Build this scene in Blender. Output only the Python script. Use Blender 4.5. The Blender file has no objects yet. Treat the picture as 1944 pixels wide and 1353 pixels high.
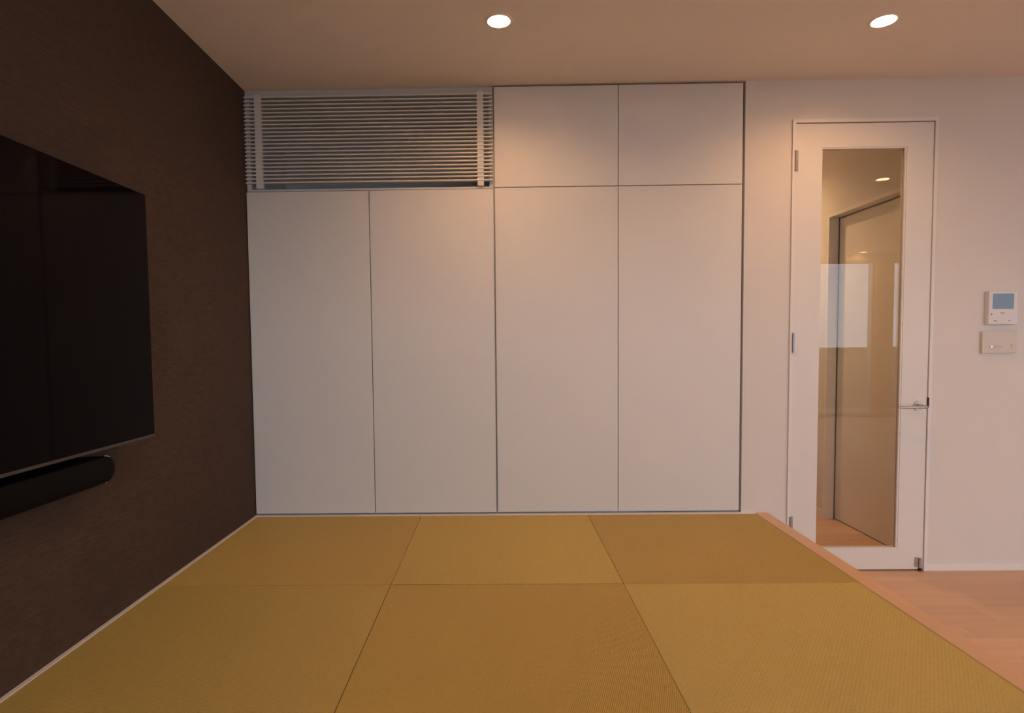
import bpy, bmesh, math, random
from mathutils import Matrix, Vector
random.seed(7)
SC = bpy.context.scene
COL = SC.collection

# ------------------------------------------------------------------ camera
# pose and lens solved from the photograph's lines (world: X right, Y into the room, Z up, floor 0, metres)
F_PX, CX, CY = 1109.98, 931.37, 705.20
YAW, PITCH, ROLL = 0.0138, 0.0502, -0.0106
CAM_H = 1.2075
def cam_axes():
    cy, sy = math.cos(YAW), math.sin(YAW); cp, sp = math.cos(PITCH), math.sin(PITCH); cr, sr = math.cos(ROLL), math.sin(ROLL)
    rz = Matrix(((cy, sy, 0), (-sy, cy, 0), (0, 0, 1)))
    rx = Matrix(((1, 0, 0), (0, cp, -sp), (0, sp, cp)))
    ry = Matrix(((cr, 0, sr), (0, 1, 0), (-sr, 0, cr)))
    return ry @ rx @ rz
A = cam_axes()
cam_d = bpy.data.cameras.new('camera'); cam = bpy.data.objects.new('camera', cam_d); COL.objects.link(cam)
right, fwd, up = A[0], A[1], A[2]
m = Matrix.Identity(4)
for i in range(3):
    m[i][0] = right[i]; m[i][1] = up[i]; m[i][2] = -fwd[i]
m[0][3], m[1][3], m[2][3] = 0.0, 0.0, CAM_H
cam.matrix_world = m
cam_d.sensor_fit = 'HORIZONTAL'; cam_d.sensor_width = 36.0
cam_d.lens = F_PX / 1944 * 36
cam_d.shift_x = (972 - CX) / 1944
cam_d.shift_y = (CY - 676.5) / 1944
cam_d.clip_start = 0.02
SC.camera = cam

# ------------------------------------------------------------------ world, light levels, exposure
SKY_COL = (0.86, 0.95, 1.09); SKY_STR = 4.3
LAMP_COL = (1.0, 0.54, 0.25); LAMP_STR = 490.0
HALL_STR = 950.0
w = bpy.data.worlds.new('overcast_sky'); SC.world = w; w.use_nodes = True
wb = w.node_tree.nodes['Background']
wb.inputs['Color'].default_value = (*SKY_COL, 1); wb.inputs['Strength'].default_value = SKY_STR
vs = SC.view_settings
vs.view_transform = 'Standard'; vs.look = 'None'; vs.gamma = 1.0; vs.use_curve_mapping = False
vs.exposure = 0.0
SC.cycles.sample_clamp_indirect = 60.0      # keep the lamps' mirror images in the door glass bright

# ------------------------------------------------------------------ dimensions
D = 3.0115          # back wall / cabinet front plane
XL = -1.283         # dark left wall
XR = 8.6            # far right wall
YW = -3.0           # window wall behind the viewer
ZC = 2.5            # ceiling
ZP = 0.309          # top of the tatami
X2, X3, X4 = -0.0149, 0.6143, 1.2471
XM = -0.6525
T1, T2, T3, PW = -0.4095, 0.456, 1.3198, 1.3876
MAT = T2 - T1

# ------------------------------------------------------------------ materials
def new_mat(name):
    mt = bpy.data.materials.new(name); mt.use_nodes = True
    nt = mt.node_tree; return mt, nt, nt.nodes['Principled BSDF'], nt.nodes, nt.links
def plain(name, col, rough=0.6, metal=0.0, spec=0.5, bump=0.0, bscale=200.0, var=0.0):
    mt, nt, b, N, L = new_mat(name)
    b.inputs['Base Color'].default_value = (*col, 1); b.inputs['Roughness'].default_value = rough
    b.inputs['Metallic'].default_value = metal; b.inputs['Specular IOR Level'].default_value = spec
    if bump or var:
        tc = N.new('ShaderNodeTexCoord'); nz = N.new('ShaderNodeTexNoise'); nz.inputs['Scale'].default_value = bscale
        nz.inputs['Detail'].default_value = 3; L.new(tc.outputs['Object'], nz.inputs['Vector'])
        if bump:
            bp = N.new('ShaderNodeBump'); bp.inputs['Strength'].default_value = bump; bp.inputs['Distance'].default_value = 0.001
            L.new(nz.outputs['Fac'], bp.inputs['Height']); L.new(bp.outputs['Normal'], b.inputs['Normal'])
        if var:
            mr = N.new('ShaderNodeMapRange'); mr.inputs['To Min'].default_value = 1 - var; mr.inputs['To Max'].default_value = 1 + var
            L.new(nz.outputs['Fac'], mr.inputs['Value'])
            mx = N.new('ShaderNodeMix'); mx.data_type = 'RGBA'; mx.blend_type = 'MULTIPLY'; mx.inputs['Factor'].default_value = 1
            mx.inputs['A'].default_value = (*col, 1); L.new(mr.outputs['Result'], mx.inputs['B']); L.new(mx.outputs['Result'], b.inputs['Base Color'])
    return mt
def emit(name, col, s):
    mt, nt, b, N, L = new_mat(name)
    b.inputs['Base Color'].default_value = (0.8, 0.8, 0.8, 1)
    b.inputs['Emission Color'].default_value = (*col, 1); b.inputs['Emission Strength'].default_value = s
    return mt
def glass(name, tint=(1, 1, 1), f0=0.036):
    mt = bpy.data.materials.new(name); mt.use_nodes = True; nt = mt.node_tree; N = nt.nodes; L = nt.links
    N.clear()
    out = N.new('ShaderNodeOutputMaterial'); mix = N.new('ShaderNodeMixShader')
    tr = N.new('ShaderNodeBsdfTransparent'); tr.inputs['Color'].default_value = (*tint, 1)
    gl = N.new('ShaderNodeBsdfGlossy'); gl.inputs['Roughness'].default_value = 0.0
    lw = N.new('ShaderNodeLayerWeight'); lw.inputs['Blend'].default_value = 0.5
    pw = N.new('ShaderNodeMath'); pw.operation = 'POWER'; pw.inputs[1].default_value = 5
    ma = N.new('ShaderNodeMath'); ma.operation = 'MULTIPLY_ADD'; ma.inputs[1].default_value = 1 - f0; ma.inputs[2].default_value = f0
    L.new(lw.outputs['Facing'], pw.inputs[0]); L.new(pw.outputs[0], ma.inputs[0])
    L.new(ma.outputs[0], mix.inputs[0]); L.new(tr.outputs[0], mix.inputs[1]); L.new(gl.outputs[0], mix.inputs[2])
    L.new(mix.outputs[0], out.inputs['Surface'])
    return mt
def wood(name, base, var=0.10, grain_axis='X', rough=0.45):
    mt, nt, b, N, L = new_mat(name)
    tc = N.new('ShaderNodeTexCoord'); mp = N.new('ShaderNodeMapping')
    mp.inputs['Scale'].default_value = (1.2, 26, 26) if grain_axis == 'X' else (26, 1.2, 26)
    oi = N.new('ShaderNodeObjectInfo')
    ad = N.new('ShaderNodeVectorMath'); ad.operation = 'ADD'
    sc = N.new('ShaderNodeVectorMath'); sc.operation = 'SCALE'; sc.inputs['Scale'].default_value = 37.0
    cb = N.new('ShaderNodeCombineXYZ')
    L.new(oi.outputs['Random'], cb.inputs['X']); L.new(oi.outputs['Random'], cb.inputs['Y']); L.new(cb.outputs[0], sc.inputs[0])
    L.new(tc.outputs['Object'], ad.inputs[0]); L.new(sc.outputs[0], ad.inputs[1]); L.new(ad.outputs[0], mp.inputs['Vector'])
    nz = N.new('ShaderNodeTexNoise'); nz.inputs['Scale'].default_value = 1.0; nz.inputs['Detail'].default_value = 4; nz.inputs['Distortion'].default_value = 0.6
    L.new(mp.outputs[0], nz.inputs['Vector'])
    rp = N.new('ShaderNodeValToRGB')
    e = rp.color_ramp.elements
    e[0].position = 0.2; e[0].color = (*[c * (1 - var) for c in base], 1)
    e[1].position = 0.8; e[1].color = (*[min(1, c * (1 + var * 0.7)) for c in base], 1)
    L.new(nz.outputs['Fac'], rp.inputs['Fac'])
    hv = N.new('ShaderNodeMapRange'); hv.inputs['To Min'].default_value = 1 - var; hv.inputs['To Max'].default_value = 1 + var
    L.new(oi.outputs['Random'], hv.inputs['Value'])
    mx = N.new('ShaderNodeMix'); mx.data_type = 'RGBA'; mx.blend_type = 'MULTIPLY'; mx.inputs['Factor'].default_value = 1
    L.new(rp.outputs['Color'], mx.inputs['A']); L.new(hv.outputs['Result'], mx.inputs['B'])
    L.new(mx.outputs['Result'], b.inputs['Base Color'])
    b.inputs['Roughness'].default_value = rough; b.inputs['Specular IOR Level'].default_value = 0.4
    return mt
def weave_wall(name, base):
    # dark woven wallpaper: fine horizontal threads
    mt, nt, b, N, L = new_mat(name)
    tc = N.new('ShaderNodeTexCoord'); mp = N.new('ShaderNodeMapping'); mp.inputs['Scale'].default_value = (30, 30, 420)
    nz = N.new('ShaderNodeTexNoise'); nz.inputs['Scale'].default_value = 1; nz.inputs['Detail'].default_value = 3
    L.new(tc.outputs['Object'], mp.inputs['Vector']); L.new(mp.outputs[0], nz.inputs['Vector'])
    rp = N.new('ShaderNodeValToRGB'); e = rp.color_ramp.elements
    e[0].position = 0.3; e[0].color = (*[c * 0.82 for c in base], 1); e[1].position = 0.7; e[1].color = (*[c * 1.18 for c in base], 1)
    L.new(nz.outputs['Fac'], rp.inputs['Fac']); L.new(rp.outputs['Color'], b.inputs['Base Color'])
    bp = N.new('ShaderNodeBump'); bp.inputs['Strength'].default_value = 0.3; bp.inputs['Distance'].default_value = 0.001
    L.new(nz.outputs['Fac'], bp.inputs['Height']); L.new(bp.outputs['Normal'], b.inputs['Normal'])
    b.inputs['Roughness'].default_value = 0.85; b.inputs['Specular IOR Level'].default_value = 0.2
    return mt
STEM = 1.45
def tatami_mat(name, base):
    mt, nt, b, N, L = new_mat(name)
    tc = N.new('ShaderNodeTexCoord'); oi = N.new('ShaderNodeObjectInfo')
    mp = N.new('ShaderNodeMapping'); mp.inputs['Scale'].default_value = (60, 900, 60)   # rush stems run along local X
    nz = N.new('ShaderNodeTexNoise'); nz.inputs['Scale'].default_value = 1; nz.inputs['Detail'].default_value = 2
    L.new(tc.outputs['Object'], mp.inputs['Vector']); L.new(mp.outputs[0], nz.inputs['Vector'])
    rp = N.new('ShaderNodeValToRGB'); e = rp.color_ramp.elements
    e[0].position = 0.25; e[0].color = (*[c * 0.86 for c in base], 1); e[1].position = 0.75; e[1].color = (*[c * 1.14 for c in base], 1)
    L.new(nz.outputs['Fac'], rp.inputs['Fac'])
    L.new(rp.outputs['Color'], b.inputs['Base Color'])
    b.inputs['Roughness'].default_value = 0.5; b.inputs['Specular IOR Level'].default_value = 0.35
    # round rush stems, about 1.2 mm thick, lie along the ribs (local X): their curved sides tip the normal across the rib
    sx = N.new('ShaderNodeSeparateXYZ'); L.new(tc.outputs['Object'], sx.inputs[0])
    ph = N.new('ShaderNodeMath'); ph.operation = 'MULTIPLY'; ph.inputs[1].default_value = 2 * math.pi / 0.0012
    sn = N.new('ShaderNodeMath'); sn.operation = 'SINE'
    am = N.new('ShaderNodeMath'); am.operation = 'MULTIPLY'; am.inputs[1].default_value = STEM
    cb = N.new('ShaderNodeCombineXYZ')
    L.new(sx.outputs['Y'], ph.inputs[0]); L.new(ph.outputs[0], sn.inputs[0]); L.new(sn.outputs[0], am.inputs[0]); L.new(am.outputs[0], cb.inputs['Y'])
    vt = N.new('ShaderNodeVectorTransform'); vt.vector_type = 'VECTOR'; vt.convert_from = 'OBJECT'; vt.convert_to = 'WORLD'
    L.new(cb.outputs[0], vt.inputs[0])
    ge = N.new('ShaderNodeNewGeometry')
    ad = N.new('ShaderNodeVectorMath'); ad.operation = 'ADD'; L.new(ge.outputs['Normal'], ad.inputs[0]); L.new(vt.outputs[0], ad.inputs[1])
    nm = N.new('ShaderNodeVectorMath'); nm.operation = 'NORMALIZE'; L.new(ad.outputs[0], nm.inputs[0])
    L.new(nm.outputs[0], b.inputs['Normal'])
    return mt

M = {}
M['white_wall'] = plain('white_wallpaper', (0.74, 0.70, 0.665), 0.85, spec=0.2, bump=0.25, bscale=260)
M['ceiling'] = plain('ceiling_paper', (0.85, 0.785, 0.745), 0.9, spec=0.1, bump=0.25, bscale=260)
M['white_panel'] = plain('white_melamine_panel', (0.74, 0.72, 0.70), 0.5, spec=0.35, bump=0.05, bscale=500)
M['carcass'] = plain('carcass_board', (0.62, 0.62, 0.63), 0.6, spec=0.3)
M['trim'] = plain('white_trim', (0.80, 0.77, 0.75), 0.5, spec=0.4)
M['door_white'] = plain('white_door_paint', (0.76, 0.73, 0.70), 0.45, spec=0.4)
M['brown'] = weave_wall('dark_brown_wallpaper', (0.072, 0.047, 0.036))
M['tatami'] = tatami_mat('woven_rush', (0.68, 0.485, 0.135))
M['wood_edge'] = wood('platform_edge_wood', (0.62, 0.40, 0.24), 0.06, 'Y')
M['plank'] = wood('maple_plank', (0.64, 0.415, 0.275), 0.11, 'X')
M['steel'] = plain('brushed_steel', (0.50, 0.465, 0.425), 0.3, metal=1.0)
M['hinge_steel'] = plain('hinge_steel', (0.42, 0.39, 0.36), 0.4, metal=1.0)
M['black'] = plain('black_rubber', (0.012, 0.012, 0.012), 0.6)
M['dark_gap'] = plain('shadow_gap_strip', (0.03, 0.028, 0.026), 0.8)
M['tv_screen'] = plain('tv_screen_glass', (0.003, 0.001, 0.002), 0.05, spec=0.05)
M['tv_body'] = plain('tv_body_black', (0.004, 0.003, 0.004), 0.5, spec=0.12)
M['tv_strip'] = plain('tv_lower_strip', (0.07, 0.062, 0.058), 0.45, metal=0.3)
M['bar'] = plain('soundbar_cloth', (0.003, 0.002, 0.003), 0.6, spec=0.1, bump=0.2, bscale=900)
M['chrome'] = plain('chrome_rim', (0.75, 0.66, 0.55), 0.15, metal=1.0)
M['glass'] = glass('clear_door_glass', (0.97, 0.955, 0.93))
M['win_glass'] = glass('window_glass', (0.96, 0.97, 0.97))
M['lamp'] = emit('lamp_diffuser', LAMP_COL, LAMP_STR)
M['hall_lamp'] = emit('hall_lamp_diffuser', (1.0, 0.64, 0.34), HALL_STR)
M['reflector'] = plain('lamp_reflector', (0.85, 0.80, 0.74), 0.4, spec=0.5)
M['intercom'] = plain('intercom_white_plastic', (0.74, 0.72, 0.72), 0.4)
M['remote'] = plain('controller_cream_plastic', (0.66, 0.60, 0.53), 0.45)
M['screen'] = plain('intercom_lcd', (0.07, 0.09, 0.15), 0.08, spec=0.45)
M['print'] = plain('grey_print', (0.10, 0.09, 0.085), 0.6)
M['print_brown'] = plain('brown_print', (0.24, 0.16, 0.11), 0.6)
M['led'] = emit('blue_led', (0.28, 0.24, 1.0), 1.4)
M['alu'] = plain('window_aluminium', (0.62, 0.60, 0.57), 0.4, metal=0.3)
M['column'] = plain('window_column_board', (0.62, 0.50, 0.36), 0.6)
M['land'] = plain('hazy_land', (0.10, 0.11, 0.10), 0.9, var=0.2, bscale=0.05)
M['concrete'] = plain('balcony_wall', (0.50, 0.44, 0.38), 0.85, bump=0.3, bscale=60, var=0.08)

# ------------------------------------------------------------------ mesh helpers
def bm_box(bm, x0, x1, y0, y1, z0, z1, bev=0.0, seg=1):
    r = bmesh.ops.create_cube(bm, size=1.0)
    vsq = r['verts']
    for v in vsq:
        v.co = Vector((x0 + (v.co.x + .5) * (x1 - x0), y0 + (v.co.y + .5) * (y1 - y0), z0 + (v.co.z + .5) * (z1 - z0)))
    if bev > 0:
        es = list({e for v in vsq for e in v.link_edges})
        bmesh.ops.bevel(bm, geom=es, offset=bev, segments=seg, profile=0.5, affect='EDGES')
def bm_cyl(bm, p0, p1, r0, r1=None, seg=24, caps=True):
    r1 = r0 if r1 is None else r1
    p0, p1 = Vector(p0), Vector(p1); d = p1 - p0
    rot = d.to_track_quat('Z', 'Y').to_matrix().to_4x4()
    mt = Matrix.Translation((p0 + p1) / 2) @ rot
    bmesh.ops.create_cone(bm, cap_ends=caps, segments=seg, radius1=r0, radius2=r1, depth=d.length, matrix=mt)
def obj(name, bm, mat, parent=None, smooth=False, origin=None):
    me = bpy.data.meshes.new(name)
    if origin is not None:
        bmesh.ops.translate(bm, verts=bm.verts, vec=-Vector(origin))
    bm.to_mesh(me); bm.free()
    me.materials.append(mat)
    if smooth:
        for p in me.polygons: p.use_smooth = True
        try: me.set_sharp_from_angle(angle=math.radians(35))
        except Exception: pass
    o = bpy.data.objects.new(name, me); COL.objects.link(o)
    if origin is not None: o.location = origin
    if parent is not None:
        o.parent = parent
        if origin is not None: o.location = Vector(origin) - world_loc(parent)
        else: o.location = -world_loc(parent)
    return o
def world_loc(o):
    v = Vector((0, 0, 0))
    while o is not None:
        v += Vector(o.location); o = o.parent
    return v
def box(name, x0, x1, y0, y1, z0, z1, mat, parent=None, bev=0.0, seg=1):
    bm = bmesh.new(); bm_box(bm, x0, x1, y0, y1, z0, z1, bev, seg)
    return obj(name, bm, mat, parent)
def boxes(name, lst, mat, parent=None, bev=0.0):
    bm = bmesh.new()
    for b in lst: bm_box(bm, *b, bev)
    return obj(name, bm, mat, parent)
def thing(name, label, cat, loc=(0, 0, 0), group=None, kind=None):
    o = bpy.data.objects.new(name, None); COL.objects.link(o); o.location = loc; o.empty_display_size = 0.1
    return tag(o, label, cat, group, kind)
def tag(o, label, cat, group=None, kind=None):
    o['label'] = label; o['category'] = cat
    if group: o['group'] = group
    if kind: o['kind'] = kind
    return o
def struct(o, label, cat): return tag(o, label, cat, kind='structure')

# ------------------------------------------------------------------ room shell
HX0, HX1, HY1 = 1.36, 2.18, 6.6      # hallway behind the glass door
WT = 0.13                            # back wall thickness
OP0, OP1 = 3.223, 3.905              # sliding-door opening in the hall wall
OPZ = 1.998

LAMPS = [(0.015, 2.425), (1.585, 2.475), (3.143, 1.175), (0.30, 0.60), (3.143, -0.60), (4.72, 1.175), (4.72, -0.60), (4.72, -2.68), (5.49, -2.89)]
HALL_LAMP = (1.70, 4.40)

def make_ceiling():
    bm = bmesh.new(); bm_box(bm, XL - 0.2, XR + 0.2, YW - 0.2, HY1 + 0.2, ZC, ZC + 0.12)
    o = obj('ceiling', bm, M['ceiling'])
    cb = bmesh.new()
    for (x, y) in LAMPS + [HALL_LAMP]:
        bm_cyl(cb, (x, y, ZC - 0.05), (x, y, ZC + 0.09), 0.0475, seg=40)
    c = obj('cutter', cb, M['ceiling'])
    md = o.modifiers.new('holes', 'BOOLEAN'); md.operation = 'DIFFERENCE'; md.object = c; md.solver = 'EXACT'
    dg = bpy.context.evaluated_depsgraph_get()
    me = bpy.data.meshes.new_from_object(o.evaluated_get(dg))
    o.modifiers.clear(); o.data = me
    bpy.data.objects.remove(c)
    return struct(o, 'plain off-white ceiling with recessed round downlights', 'ceiling')
make_ceiling()

struct(box('floor', XL - 0.2, XR + 0.2, YW - 0.2, HY1 + 0.2, -0.12, -0.004, M['plank']), 'pale pinkish maple plank floor below the platform', 'floor')
FLOOR = bpy.data.objects['floor']
struct(box('wall_left', XL - 0.15, XL, YW - 0.2, D + 0.7, 0, ZC, M['brown']), 'dark brown woven-paper wall behind the television', 'wall')
struct(boxes('wall_back', [
    (X4 + 0.004, 1.4844, D, D + WT, 0, ZC),
    (1.4844, 2.208, D, D + WT, 2.305, ZC),
    (2.208, XR, D, D + WT, 0, ZC),
], M['white_wall']), 'white papered wall around the glazed door', 'wall')
struct(box('wall_niche', XL, HX0 - 0.1, D + 0.62, D + 0.72, 0, ZC, M['white_wall']), 'white wall hidden behind the built-in cupboards', 'wall')
struct(box('wall_right', XR, XR + 0.15, YW - 0.2, D + WT, 0, ZC, M['white_wall']), 'white wall at the far right end of the room', 'wall')
# window wall behind the viewer
WX = [(-0.85, 5.77), (6.01, 8.4)]
struct(boxes('wall_front', [
    (XL, WX[0][0], YW - 0.15, YW, 0, ZC), (WX[1][1], XR, YW - 0.15, YW, 0, ZC),
    (WX[0][0], WX[1][1], YW - 0.15, YW, 2.40, ZC)], M['white_wall']), 'white window wall behind the viewer', 'wall')
struct(box('trim_1', WX[0][1], WX[1][0], YW - 0.15, YW + 0.01, 0, 2.40, M['column']), 'tan boarded column between the windows', 'column')
# hall
struct(boxes('wall_hall_right', [
    (HX1, HX1 + 0.14, D + WT, OP0 - 0.022, 0, ZC), (HX1, HX1 + 0.14, OP1 + 0.022, HY1, 0, ZC), (HX1, HX1 + 0.14, OP0 - 0.022, OP1 + 0.022, OPZ + 0.022, ZC)],
    M['white_wall']), 'white hallway wall with a sliding door, seen through the glass', 'wall')
struct(box('wall_hall_left', HX0 - 0.1, HX0, D + WT, HY1, 0, ZC, M['white_wall']), 'white hallway wall opposite the sliding door', 'wall')
struct(box('wall_hall_end', HX0 - 0.1, HX1 + 0.14, HY1, HY1 + 0.1, 0, ZC, M['white_wall']), 'white wall at the end of the hallway', 'wall')
# baseboards and thin trims
struct(box('baseboard_back', 2.2085, XR, D - 0.006, D, 0, 0.036, M['trim'], bev=0.001), 'low white baseboard to the right of the glazed door', 'baseboard')
struct(box('baseboard_hall', HX1 - 0.006, HX1, OP1 + 0.0225, HY1, 0, 0.05, M['trim']), 'white baseboard along the hallway wall', 'baseboard')
struct(box('trim_2', XL, XL + 0.013, 0.33, D - 0.014, 0.26, ZP + 0.003, M['trim']), 'thin white strip between tatami and dark brown wall', 'trim')
struct(box('trim_3', XL, 1.32, D - 0.014, D + 0.02, 0.26, ZP + 0.004, M['trim']), 'thin white strip between tatami and cupboard doors', 'trim')

# floor planks (boards run along X, 142 mm wide)
def planks(x0, x1, y0, y1, off):
    y = y1; r = 0
    bounds = [(D - 0.125) + 0.142 * k for k in range(-30, 30)]
    rows = [(max(a, y0), min(a + 0.142, y1)) for a in bounds if a + 0.142 > y0 + 0.01 and a < y1 - 0.01]
    for (a, b) in rows:
        x = x0; first = True
        while x < x1 - 0.01:
            ln = random.choice((0.30, 0.45, 0.455, 0.6, 0.9))
            if first: ln *= random.uniform(0.3, 1.0); first = False
            e = min(x + ln, x1)
            if x1 - e < 0.08: e = x1
            bm = bmesh.new(); bm_box(bm, x + .0004, e - .0004, a + .0004, b - .0004, -0.02, 0.0, 0.0006)
            obj('plank', bm, M['plank'], FLOOR, origin=((x + e) / 2, (a + b) / 2, 0))
            x = e
planks(PW - 0.02, 4.6, 0.6, D, 0)
planks(HX0, HX1 + 0.1, D, 5.2, 1)

# ------------------------------------------------------------------ windows, balcony
def window(name, x0, x1, n, label):
    t = thing(name, label, 'window', ((x0 + x1) / 2, YW - 0.07, 0), kind='structure')
    fr = 0.045
    boxes('window_frame', [(x0, x0 + fr, YW - .12, YW - .02, 0, 2.40), (x1 - fr, x1, YW - .12, YW - .02, 0, 2.40),
                           (x0 + fr, x1 - fr, YW - .12, YW - .02, 2.40 - fr, 2.40), (x0 + fr, x1 - fr, YW - .12, YW - .02, 0, 0.06)], M['alu'], t)
    s = (x1 - x0 - 2 * fr) / n
    for k in range(1, n):
        xx = x0 + fr + s * k
        box('mullion', xx - .02, xx + .02, YW - .11, YW - .03, 0.06, 2.40 - fr, M['alu'], t)
    for k in range(n):
        a = x0 + fr + s * k + (.02 if k else 0); b = x0 + fr + s * (k + 1) - (.02 if k < n - 1 else 0)
        box('pane', a, b, YW - .074, YW - .068, 0.06, 2.40 - fr, M['win_glass'], t)
    return t
window('window_1', WX[0][0], WX[0][1], 3, 'wide full-height balcony window behind the viewer')
window('window_2', WX[1][0], WX[1][1], 2, 'narrower full-height balcony window beside the column')
for i, (x0, x1) in enumerate(WX):      # light portals: only guide sky sampling through the openings
    ld = bpy.data.lights.new('window_portal', 'AREA'); ld.shape = 'RECTANGLE'; ld.size = x1 - x0; ld.size_y = 2.36
    ld.cycles.is_portal = True
    lo = bpy.data.objects.new('window_portal', ld); COL.objects.link(lo)
    lo.location = ((x0 + x1) / 2, YW - 0.2, 1.2); lo.rotation_euler = (math.radians(90), 0, 0)
struct(box('floor_balcony', XL - 0.3, XR + 0.3, YW - 1.5, YW - 0.2, -0.15, -0.03, M['concrete']), 'concrete balcony floor outside the windows', 'balcony floor')
struct(box('ground', -150, 150, -300, YW - 6.0, -6.6, -6.0, M['land']), 'dim open ground far below the balcony', 'ground')
pb = thing('wall_balcony', 'low balcony wall with a metal cap outside the windows', 'parapet', (2.5, YW - 1.4, 0), kind='structure')
box('parapet_body', XL - 0.3, XR + 0.3, YW - 1.5, YW - 1.38, -0.03, 1.02, M['concrete'], pb)
box('parapet_cap', XL - 0.3, XR + 0.3, YW - 1.52, YW - 1.36, 1.02, 1.05, M['alu'], pb)

# ------------------------------------------------------------------ recessed downlights
def downlight(x, y, label, group, mat, rec=0.022):
    t = thing('recessed_downlight', label, 'ceiling light', (x, y, ZC), group)
    def lathe(name, prof, mt, seg=48):
        bm = bmesh.new(); rings = []
        for (r, z) in prof:
            rings.append([bm.verts.new((r * math.cos(2 * math.pi * k / seg), r * math.sin(2 * math.pi * k / seg), z)) for k in range(seg)])
        for a, b in zip(rings[:-1], rings[1:]):
            for k in range(seg):
                bm.faces.new((a[k], a[(k + 1) % seg], b[(k + 1) % seg], b[k]))
        bmesh.ops.recalc_face_normals(bm, faces=bm.faces)
        me = bpy.data.meshes.new(name); bm.to_mesh(me); bm.free(); me.materials.append(mt)
        for p in me.polygons: p.use_smooth = True
        me.set_sharp_from_angle(angle=math.radians(35))
        o = bpy.data.objects.new(name, me); COL.objects.link(o); o.parent = t; return o
    lathe('trim_ring', [(0.0450, 0.0005), (0.0455, -0.0030), (0.0545, -0.0022), (0.0555, 0.0), ], M['reflector'])
    lathe('reflector_can', [(0.0450, 0.0), (0.0465, 0.0005), (0.0440, 0.012), (0.0405, rec), (0.0405, 0.078), (0.0005, 0.078)], M['reflector'])
    bm = bmesh.new(); bmesh.ops.create_circle(bm, cap_ends=True, segments=40, radius=0.040)
    for v in bm.verts: v.co.z = rec
    bmesh.ops.reverse_faces(bm, faces=[f for f in bm.faces if f.normal.z > 0])
    me = bpy.data.meshes.new('lamp_lens'); bm.to_mesh(me); bm.free(); me.materials.append(mat)
    o = bpy.data.objects.new('lamp_lens', me); COL.objects.link(o); o.parent = t
    return t
dl_labels = [
    'lit round recessed downlight in the ceiling above the seam between louvre and tall cupboard doors',
    'lit round recessed downlight in the ceiling above the glazed door',
    'lit ceiling downlight further right, seen reflected in the door glass',
    'lit ceiling downlight over the near tatami mats, out of view',
    'added downlight over the middle of the plank floor, out of view, for warm light from the right',  # this and the next two lamps are added to warm the right side
    'added downlight over the far right of the plank floor, out of view, warming the right side',
    'added downlight over the floor right of centre towards the windows, out of view, for more warm light',
    'lit ceiling downlight by the balcony window, left one reflected faintly in the door glass',
    'lit ceiling downlight by the balcony window nearest the column']
for (x, y), lb in zip(LAMPS, dl_labels):
    downlight(x, y, lb, 'recessed ceiling downlights', M['lamp'])
downlight(*HALL_LAMP, 'lit ceiling downlight inside the hallway behind the glazed door', 'recessed ceiling downlights', M['hall_lamp'])

# ------------------------------------------------------------------ raised tatami platform
pl = thing('tatami_platform', 'raised platform with a pale wooden edge board carrying the tatami mats', 'platform', (0, 1.7, 0))
YN = D - 0.014 - 3 * MAT
box('platform_body', XL + 0.013, PW - 0.02, YN - 0.05, D - 0.014, 0, 0.289, M['carcass'], pl)
box('edge_board', T3 + 0.001, PW, YN - 0.068, D - 0.0005, 0.235, ZP + 0.002, M['wood_edge'], pl, bev=0.002)
box('side_board', PW - 0.020, PW - 0.004, YN - 0.05, D - 0.001, 0.0, 0.235, M['wood_edge'], pl)
box('edge_board', XL + 0.013, T3 + 0.001, YN - 0.068, YN - 0.001, 0.235, ZP + 0.002, M['wood_edge'], pl, bev=0.002)

def tatami_mesh(sx, sy, skew, pitch=0.0052, amp=0.0013):
    # woven ribs as real relief: ribs run along local X (sheared by skew), clipped to the mat outline
    bm = bmesh.new()
    hx, hy = sx / 2 - 0.0012, sy / 2 - 0.0012
    prof = [(q, math.sqrt(max(0, 1 - (2 * q - 1) ** 2)) - 0.88) for q in (0.0, 0.06, 0.18, 0.34, 0.5, 0.66, 0.82, 0.94)]
    ext = hx * abs(math.tan(skew)) + 0.02
    n = int((2 * hy + 2 * ext) / pitch) + 2
    prev = None
    zt = 0.0
    for i in range(n):
        for (t, h) in prof:
            y = -hy - ext + (i + t) * pitch
            z = zt + amp * (h - 0.12)
            row = []
            for xx in (-hx - 0.01, hx + 0.01):
                row.append(bm.verts.new((xx, y + xx * math.tan(skew), z)))
            if prev: bm.faces.new((prev[0], prev[1], row[1], row[0]))
            prev = row
    for co, no in (((hx, 0, 0), (1, 0, 0)), ((-hx, 0, 0), (-1, 0, 0)), ((0, hy, 0), (0, 1, 0)), ((0, -hy, 0), (0, -1, 0))):
        bmesh.ops.bisect_plane(bm, geom=bm.verts[:] + bm.edges[:] + bm.faces[:], plane_co=co, plane_no=no, clear_outer=True)
    # skirt: thin body below the ribs
    edge = [e for e in bm.edges if e.is_boundary]
    r = bmesh.ops.extrude_edge_only(bm, edges=edge)
    for v in [g for g in r['geom'] if isinstance(g, bmesh.types.BMVert)]: v.co.z = -0.019
    bmesh.ops.recalc_face_normals(bm, faces=bm.faces)
    me = bpy.data.meshes.new('tatami_mat'); bm.to_mesh(me); bm.free(); me.materials.append(M['tatami'])
    return me
SK = math.radians(11)
cols = [(XL + 0.013, T1), (T1, T2), (T2, T3)]
rows_y = [(D - 0.014 - MAT * (k + 1), D - 0.014 - MAT * k) for k in range(3)]
me_small = {}
row_words = ['against the cupboards', 'in the middle row', 'in the near row']
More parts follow.
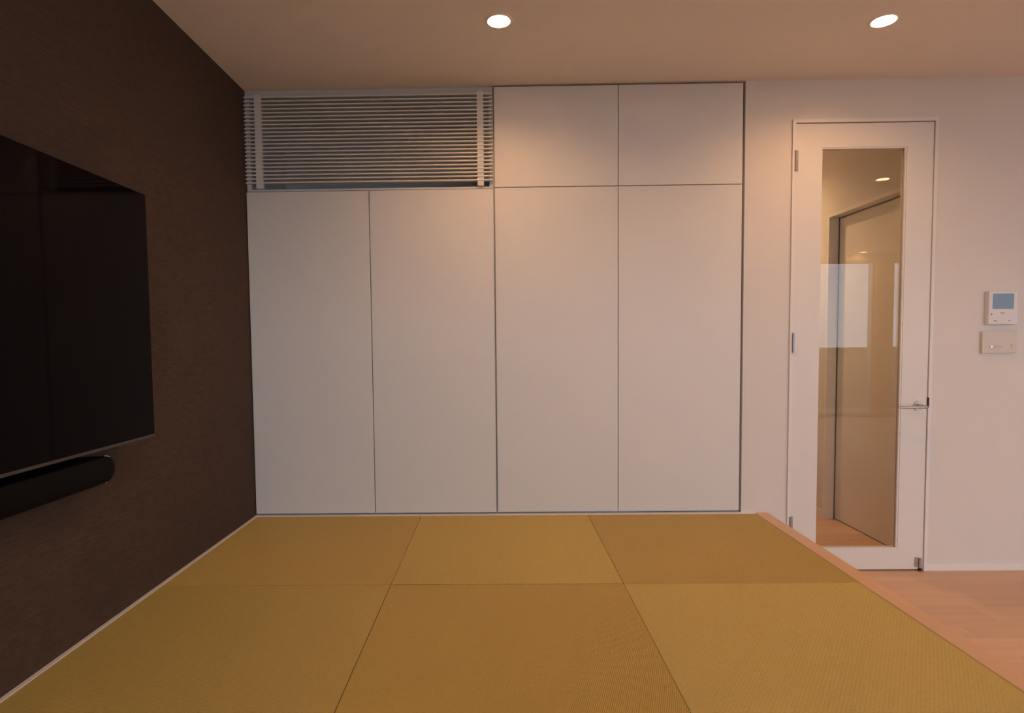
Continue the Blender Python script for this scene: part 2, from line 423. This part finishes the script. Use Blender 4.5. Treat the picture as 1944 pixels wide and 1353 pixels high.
mat_labels = {
    (0, 0): 'dark-looking square olive tatami mat in the corner of brown wall and cupboards',
    (1, 0): 'brightest square tatami mat, against the cupboards between two darker mats',
    (2, 0): 'square tatami mat against the cupboards beside the wooden edge board',
    (0, 1): 'square tatami mat along the brown wall, in front of the dark corner mat',
    (1, 1): 'ribbed square tatami mat at the bottom centre of the picture',
    (2, 1): 'square tatami mat beside the wooden edge board, nearer the viewer',
    (0, 2): 'tatami mat of the nearest row by the brown wall, below the picture',
    (1, 2): 'tatami mat of the nearest row in the centre, below the picture',
    (2, 2): 'tatami mat of the nearest row by the wooden edge, below the picture'}
for c, (xa, xb) in enumerate(cols):
    for r, (ya, yb) in enumerate(rows_y):
        vert = (c + r) % 2 == 0
        sx, sy = xb - xa, yb - ya
        key = (vert, c == 0)
        if key not in me_small:
            me_small[key] = tatami_mesh(sy, sx, -SK * 1.7) if vert else tatami_mesh(sx, sy, -SK * 0.6)
        o = bpy.data.objects.new('tatami_mat', me_small[key]); COL.objects.link(o)
        o.location = ((xa + xb) / 2, (ya + yb) / 2, ZP)
        if vert: o.rotation_euler.z = math.radians(90)
        tag(o, mat_labels[(c, r)], 'tatami mat', 'square tatami mats on the platform')

# ------------------------------------------------------------------ built-in cupboards
CF = D + 0.020      # carcass front
ZB = 0.324          # door bottoms
ZS = 1.9913
def carcass(x0, x1, z0, z1, depth=0.55, t=0.018, mid=None):
    l = [(x0, x0 + t, CF, CF + depth, z0, z1), (x1 - t, x1, CF, CF + depth, z0, z1),
         (x0 + t, x1 - t, CF, CF + depth, z1 - t, z1), (x0 + t, x1 - t, CF, CF + depth, z0, z0 + t),
         (x0 + t, x1 - t, CF + depth - 0.01, CF + depth, z0 + t, z1 - t)]
    if mid: l.append((mid - t / 2, mid + t / 2, CF + 0.012, CF + depth - 0.01, z0 + t, z1 - t))
    return l
def panel_door(parent, x0, x1, z0, z1):
    return box('cupboard_door', x0, x1, D, D + 0.0185, z0, z1, M['white_panel'], parent, bev=0.0012)
G = 0.0019
t = thing('cupboard', 'low-left white cupboard with two flush doors under the louvre, next to the brown wall', 'cupboard', (XM, D + 0.3, 0.30))
boxes('cupboard_body', carcass(XL + 0.001, X2 - 0.001, 0.315, 1.990, mid=XM), M['carcass'], t)
panel_door(t, XL + 0.004, XM - G, ZB - .003, 1.985)
panel_door(t, XM + G, X2 - 0.0045, ZB - .003, 1.985)
t = thing('cupboard', 'tall white cupboard with two flush doors under the upper cupboard, beside the glazed door wall', 'cupboard', (X3, D + 0.3, 0.30))
boxes('cupboard_body', carcass(X2 + 0.001, X4 - 0.001, 0.315, ZS - 0.0005, mid=X3), M['carcass'], t)
panel_door(t, X2 + 0.0045, X3 - G * .8, ZB, ZS - G)
panel_door(t, X3 + G * .8, X4 - 0.008, ZB, ZS - G)
t = thing('cupboard', 'upper white cupboard with two flush doors just below the ceiling, right of the louvre', 'cupboard', (X3, D + 0.3, ZS))
boxes('cupboard_body', carcass(X2 + 0.001, X4 - 0.001, ZS + 0.0005, ZC - 0.001, mid=X3), M['carcass'], t)
panel_door(t, X2 + 0.0045, X3 - G * .8, ZS + G, ZC - 0.0095)
panel_door(t, X3 + G * .8, X4 - 0.008, ZS + G, ZC - 0.0095)
box('shadow_gap', X2 + 0.004, X4 - 0.002, D + 0.0188, CF, ZC - 0.03, ZC - 0.001, M['dark_gap'], t)

# louvre screen above the left cupboard
t = thing('louvre_screen', 'white horizontal-slat louvre screen above the left cupboard, under the ceiling', 'louvre', (XM, D + 0.2, 1.992))
boxes('louvre_housing', [
    (XL + 0.001, XL + 0.024, CF, CF + 0.5, 1.992, ZC - 0.001), (X2 - 0.022, X2 - 0.001, CF, CF + 0.5, 1.992, ZC - 0.001),
    (XL + 0.024, X2 - 0.022, CF, CF + 0.5, 2.470, ZC - 0.001), (XL + 0.024, X2 - 0.022, CF, CF + 0.5, 1.992, 2.002),
    (XL + 0.024, X2 - 0.022, CF + 0.49, CF + 0.5, 2.002, 2.470)], M['carcass'], t)
bm = bmesh.new(); bm_box(bm, -0.6305, 0.6305, -0.0125, 0.0125, -0.0035, 0.0035, 0.0006)
sl_me = bpy.data.meshes.new('slat'); bm.to_mesh(sl_me); bm.free(); sl_me.materials.append(M['white_panel'])
sz0, sz1, NS = 2.459, 2.032, 23
for k in range(NS):
    o = bpy.data.objects.new('slat', sl_me); COL.objects.link(o); o.parent = t
    z = sz0 + (sz1 - sz0) * k / (NS - 1)
    o.location = Vector(((XL + 0.002 - 0.020) / 2 , D + 0.0125, z)) - t.location
for (a, b) in ((-1.229, -1.194), (-0.098, -0.065)):
    box('support_bar', a, b, D + 0.0035, D + 0.024, 2.004, 2.475, M['white_panel'], t, bev=0.001)

# ------------------------------------------------------------------ glazed hinged door
t = thing('door_1', 'white door with a tall clear glass pane and lever handle, right of the cupboards', 'door', (1.846, D + 0.02, 0), kind='structure')
FX0, FX1 = 1.4844, 2.208
LX0, LX1, LZ1 = 1.5045, 2.1875, 2.2825
boxes('door_frame', [(FX0, LX0 - 0.0025, D - 0.010, D + WT + 0.008, 0, 2.305), (LX1 + 0.0035, FX1, D - 0.010, D + WT + 0.008, 0, 2.305),
                     (LX0 - 0.0025, LX1 + 0.0035, D - 0.010, D + WT + 0.008, LZ1 + 0.0045, 2.305),
                     (LX0 - 0.0025, LX0 + 0.010, D + 0.034, D + 0.046, 0, LZ1 + 0.004), (LX1 - 0.010, LX1 + 0.0035, D + 0.034, D + 0.046, 0, LZ1 + 0.004),
                     (LX0 + 0.010, LX1 - 0.010, D + 0.034, D + 0.046, LZ1 - 0.01, LZ1 + 0.004)], M['trim'], t, bev=0.0008)
GX0, GX1, GZ0, GZ1 = 1.629, 2.057, 0.114, 2.166
y0, y1 = D - 0.004, D + 0.030
lf = boxes('door_leaf', [(LX0, GX0, y0, y1, 0.009, LZ1), (GX1, LX1, y0, y1, 0.009, LZ1),
                         (GX0, GX1, y0, y1, 0.009, GZ0), (GX0, GX1, y0, y1, GZ1, LZ1)], M['door_white'], t)
bd = 0.0085
bead_l = [(GX0, GX0 + bd), (GX1 - bd, GX1)]
bdo = boxes('glazing_bead', [(GX0, GX0 + bd, y0 + .002, y0 + .012, GZ0, GZ1), (GX1 - bd, GX1, y0 + .002, y0 + .012, GZ0, GZ1),
                       (GX0 + bd, GX1 - bd, y0 + .002, y0 + .012, GZ0, GZ0 + bd), (GX0 + bd, GX1 - bd, y0 + .002, y0 + .012, GZ1 - bd, GZ1),
                       (GX0, GX0 + bd, y1 - .012, y1 - .002, GZ0, GZ1), (GX1 - bd, GX1, y1 - .012, y1 - .002, GZ0, GZ1),
                       (GX0 + bd, GX1 - bd, y1 - .012, y1 - .002, GZ0, GZ0 + bd), (GX0 + bd, GX1 - bd, y1 - .012, y1 - .002, GZ1 - bd, GZ1)],
            M['door_white'], t, bev=0.0007)
box('glass_pane', GX0 + 0.001, GX1 - 0.001, D + 0.0105, D + 0.0155, GZ0 + 0.001, GZ1 - 0.001, M['glass'], t)
for k in range(8):
    z = GZ1 - 0.055 - k * 0.278
    bm = bmesh.new(); bm_cyl(bm, (GX1 - bd / 2, y0 + .0013, z), (GX1 - bd / 2, y0 + .0022, z), 0.0017, seg=10)
    obj('bead_screw', bm, M['print_brown'], bdo)
for x in (GX0 + 0.07, (GX0 + GX1) / 2, GX1 - 0.07):
    for z in (GZ0 + bd / 2, GZ1 - bd / 2):
        bm = bmesh.new(); bm_cyl(bm, (x, y0 + .0013, z), (x, y0 + .0022, z), 0.0017, seg=10)
        obj('bead_screw', bm, M['print_brown'], bdo)
for z in (2.10, 1.188, 0.24):
    bm = bmesh.new()
    bm_cyl(bm, (LX0 - 0.004, D - 0.0125, z - 0.05), (LX0 - 0.004, D - 0.0125, z - 0.0006), 0.0058, seg=16)
    bm_cyl(bm, (LX0 - 0.004, D - 0.0125, z + 0.0006), (LX0 - 0.004, D - 0.0125, z + 0.05), 0.0058, seg=16)
    bm_box(bm, LX0 - 0.003, LX0 + 0.010, D - 0.0085, D - 0.0040, z - 0.05, z + 0.05)
    h = obj('hinge', bm, M['hinge_steel'], t, smooth=True); h['label'] = 'dull steel hinge'
# lever handle
HX, HZ = 2.142, 0.859
hd = bpy.data.objects.new('lever_handle', None); COL.objects.link(hd); hd.parent = t
hd.location = Vector((HX, y0, HZ)) - t.location; hd['label'] = 'satin steel lever handle'
bm = bmesh.new(); bm_cyl(bm, (HX, y0, HZ), (HX, y0 - 0.007, HZ), 0.0245, 0.0235, seg=40)
obj('rosette', bm, M['steel'], hd, smooth=True)
bm = bmesh.new(); bm_cyl(bm, (HX, y0 - 0.007, HZ), (HX + 0.002, y0 - 0.050, HZ), 0.0130, 0.0105, seg=32)
obj('handle_neck', bm, M['steel'], hd, smooth=True)
bm = bmesh.new()
stn = 14; seg = 16; ringv = []
for i in range(stn + 1):
    s = i / stn
    xx = HX + 0.016 - 0.140 * s
    yy = y0 - 0.052 + 0.010 * s * s
    wz = 0.0095 * (1 - 0.35 * s); wy = 0.0085 * (1 - 0.40 * s)
    if i == 0: wz *= 0.55; wy *= 0.6
    if i == stn: wz *= 0.6; wy *= 0.6
    ringv.append([bm.verts.new((xx, yy + wy * math.cos(2 * math.pi * k / seg), HZ - 0.001 * s + wz * 0.9 * math.sin(2 * math.pi * k / seg))) for k in range(seg)])
for a, b in zip(ringv[:-1], ringv[1:]):
    for k in range(seg): bm.faces.new((a[k], a[(k + 1) % seg], b[(k + 1) % seg], b[k]))
bm.faces.new(ringv[0]); bm.faces.new(ringv[-1][::-1]); bmesh.ops.recalc_face_normals(bm, faces=bm.faces)
obj('lever', bm, M['steel'], hd, smooth=True)
sp = box('strike_plate', LX1 + 0.0002, LX1 + 0.0070, D - 0.0112, D + 0.01, 0.856, 0.902, M['black'], t); sp['label'] = 'dark latch strike plate'
bm = bmesh.new()
bm_box(bm, 2.146, 2.161, y0 - 0.006, y0, 0.022, 0.072, 0.001); bm_box(bm, 2.163, 2.178, y0 - 0.010, y0, 0.018, 0.070, 0.002)
dc = obj('door_catch', bm, M['steel'], t); dc['label'] = 'small steel catch at the door foot'
box('catch_foot', 2.165, 2.178, y0 - 0.009, y0 - 0.001, 0.001, 0.018, M['black'], t)

# sliding door in the hallway, seen through the glass
t = thing('door_2', 'white sliding door in the hallway, seen through the glass pane', 'door', (HX1 + 0.07, 3.56, 0), kind='structure')
box('door_leaf', HX1 + 0.064, HX1 + 0.099, OP0 + 0.001, OP1 - 0.003, 0.006, 1.989, M['door_white'], t, bev=0.001)
boxes('door_frame', [(HX1 - 0.004, HX1 + 0.14, OP1, OP1 + 0.022, 0, OPZ + 0.022), (HX1 - 0.004, HX1 + 0.14, OP0 - 0.022, OP0, 0, OPZ + 0.022),
                     (HX1 - 0.004, HX1 + 0.062, OP0, OP1, OPZ, OPZ + 0.022), (HX1 + 0.101, HX1 + 0.14, OP0, OP1, OPZ, OPZ + 0.022),
                     (HX1 + 0.062, HX1 + 0.101, OP0, OP1, OPZ + 0.012, OPZ + 0.022)], M['trim'], t)
boxes('gap_shade_strip', [(HX1 + 0.058, HX1 + 0.064, OP1 - 0.005, OP1 - 0.0003, 0.0, OPZ - 0.0003)], M['black'], t)  # black strip standing in for the dark gap between leaf and jamb
box('back_panel', HX1 + 0.125, HX1 + 0.139, OP0, OP1, 0.0, OPZ, M['dark_gap'], t)

# ------------------------------------------------------------------ television and soundbar on the brown wall
TX = -1.180
t = thing('television', 'large black flat-screen television mounted on the brown wall', 'television', (TX - 0.05, 1.24, 0.90))
TY0, TY1, TZ0, TZ1 = 0.52, 1.973, 0.899, 1.7125
box('tv_housing', TX - 0.040, TX - 0.004, TY0 + 0.004, TY1 - 0.004, TZ0 + 0.004, TZ1 - 0.004, M['tv_body'], t, bev=0.004)
box('wall_mount', XL, TX - 0.040, 0.95, 1.55, 1.10, 1.50, M['black'], t)
box('screen', TX - 0.004, TX, TY0, TY1, TZ0 + 0.0085, TZ1, M['tv_screen'], t)
box('lower_strip', TX - 0.012, TX + 0.001, TY0, TY1, TZ0, TZ0 + 0.0085, M['tv_strip'], t)

# soundbar: long pill-ended bar with a softly rounded front and a bright rim at its end
t = thing('soundbar', 'black pill-ended soundbar on the brown wall below the television', 'soundbar', (XL + 0.04, 1.24, 0.79))
SY0, SY1, SZ0, SZ1 = 0.70, 1.785, 0.792, 0.876
SX = -1.197
def stadium(off, n=20):
    r = (SZ1 - SZ0) / 2 - off; zc = (SZ0 + SZ1) / 2; R = (SZ1 - SZ0) / 2
    pts = []
    for k in range(n + 1):
        a = -math.pi / 2 + math.pi * k / n
        pts.append((SY1 - R + r * math.cos(a), zc + r * math.sin(a)))
    for k in range(n + 1):
        a = math.pi / 2 + math.pi * k / n
        pts.append((SY0 + R + r * math.cos(a), zc + r * math.sin(a)))
    return pts
def loft(name, sections, mat, parent):
    bm = bmesh.new(); rings = []
    for x, off in sections: rings.append([bm.verts.new((x, y, z)) for (y, z) in stadium(off)])
    n = len(rings[0])
    for a, b in zip(rings[:-1], rings[1:]):
        for k in range(n): bm.faces.new((a[k], a[(k + 1) % n], b[(k + 1) % n], b[k]))
    bm.faces.new(rings[0][::-1]); bm.faces.new(rings[-1]); bmesh.ops.recalc_face_normals(bm, faces=bm.faces)
    return obj(name, bm, mat, parent, smooth=True)
loft('soundbar_body', [(XL + 0.001, 0.004), (SX - 0.010, 0.0018), (SX - 0.004, 0.0020)], M['tv_body'], t)
loft('front_cloth', [(SX - 0.004, 0.0024), (SX + 0.003, 0.0030), (SX + 0.007, 0.008), (SX + 0.009, 0.018)], M['bar'], t)
oa, ob = stadium(0.0), stadium(0.0018)
hn = len(oa) // 2
for half in (slice(0, hn), slice(hn, 2 * hn)):       # a thin rim hugging each rounded end
    bm = bmesh.new()
    va = [[bm.verts.new((x, y, z)) for (y, z) in p[half]] for x, p in ((SX - 0.0065, oa), (SX - 0.0015, oa), (SX - 0.0015, ob), (SX - 0.0065, ob))]
    for q in range(4):
        a, b = va[q], va[(q + 1) % 4]
        for k in range(hn - 1): bm.faces.new((a[k], a[k + 1], b[k + 1], b[k]))
    bm.faces.new([v[0] for v in va]); bm.faces.new([v[-1] for v in va][::-1])
    bmesh.ops.recalc_face_normals(bm, faces=bm.faces)
    rm = obj('rim', bm, M['chrome'], t, smooth=True); rm['label'] = 'thin chrome rim on the rounded end'

# ------------------------------------------------------------------ wall controls
def text_part(name, body, x, z, y, size, mat, parent):
    cu = bpy.data.curves.new(name, 'FONT'); cu.body = body; cu.size = size; cu.align_x = 'CENTER'; cu.align_y = 'CENTER'; cu.extrude = 0.0001; cu.offset = size * 0.02
    o = bpy.data.objects.new(name, cu); COL.objects.link(o)
    dg = bpy.context.evaluated_depsgraph_get()
    me = bpy.data.meshes.new_from_object(o.evaluated_get(dg)); bpy.data.objects.remove(o)
    me.materials.clear(); me.materials.append(mat)
    r = bpy.data.objects.new(name, me); COL.objects.link(r); r.parent = parent
    r.rotation_euler = (math.radians(90), 0, 0)
    r.location = Vector((x, y, z)) - world_loc(parent)
    return r
t = thing('intercom_monitor', 'white wall intercom with a small grey-blue screen, right of the glazed door', 'intercom', (2.54, D, 1.27))
IX0, IX1, IZ0, IZ1, IY = 2.467, 2.612, 1.270, 1.437, D - 0.027
box('intercom_body', IX0, IX1, IY, D, IZ0, IZ1, M['intercom'], t, bev=0.003, seg=2)
box('screen', 2.486, 2.590, IY - 0.0008, IY + 0.002, 1.347, 1.424, M['screen'], t)
text_part('brand_print', 'Panasonic', 2.536, 1.3275, IY - 0.0004, 0.0058, M['print'], t)
box('model_print', 2.531, 2.541, IY - 0.0005, IY, 1.3205, 1.3220, M['print_brown'], t)
bm = bmesh.new(); bm_cyl(bm, (2.481, IY - .0008, 1.3215), (2.481, IY + .001, 1.3215), 0.0042, seg=20)
obj('speaker_button', bm, M['print_brown'], t)
boxes('button_seam', [(2.478, 2.602, IY - .0003, IY, 1.3042, 1.3048), (2.5395, 2.5401, IY - .0003, IY, 1.277, 1.3042)], M['remote'], t)
box('button_print', 2.494, 2.508, IY - 0.0005, IY, 1.2862, 1.2895, M['print'], t)
box('button_print', 2.567, 2.574, IY - 0.0005, IY, 1.2862, 1.2900, M['print_brown'], t)

t = thing('wall_controller', 'cream wall control panel with small icons and a blue light, under the intercom', 'control panel', (2.54, D, 1.125))
CX0, CX1, CZ0, CZ1, CYY = 2.449, 2.622, 1.125, 1.2355, D - 0.016
box('panel_body', CX0, CX1, CYY, D, CZ0, CZ1, M['remote'], t, bev=0.002, seg=2)
def icon(name, x, z, kind):
    bm = bmesh.new()
    if kind == 'dot': bm_cyl(bm, (x, CYY - .0005, z), (x, CYY + .001, z), 0.0024, seg=16)
    elif kind == 'led': bm_cyl(bm, (x, CYY - .0008, z), (x, CYY + .001, z), 0.0042, seg=20)
    else:                                   # right-facing bracket, like a small D open to the left
        pts = []
        for k in range(9):
            a = -math.pi / 2 + math.pi * k / 8
            pts.append((x + 0.0045 * math.cos(a), z + 0.0052 * math.sin(a)))
        pts = [(x - 0.002, z - 0.0052)] + pts + [(x - 0.002, z + 0.0052)]
        for (p, q) in zip(pts[:-1], pts[1:]):
            bm_cyl(bm, (p[0], CYY - .0002, p[1]), (q[0], CYY - .0002, q[1]), 0.0008, seg=6)
        if kind == 'bar': bm_box(bm, x - 0.005, x + 0.008, CYY - .0005, CYY, z + 0.0085, z + 0.0097)
    return obj(name, bm, M['led'] if kind == 'led' else M['print_brown'], t)
for x, k in ((2.482, 'd'), (2.497, 'led'), (2.513, 'd'), (2.529, 'd'), (2.5455, 'dot'), (2.594, 'bar')):
    o = icon('status_light' if k == 'led' else 'icon', x, 1.158, k)
    if k == 'led': o['label'] = 'small glowing blue light'
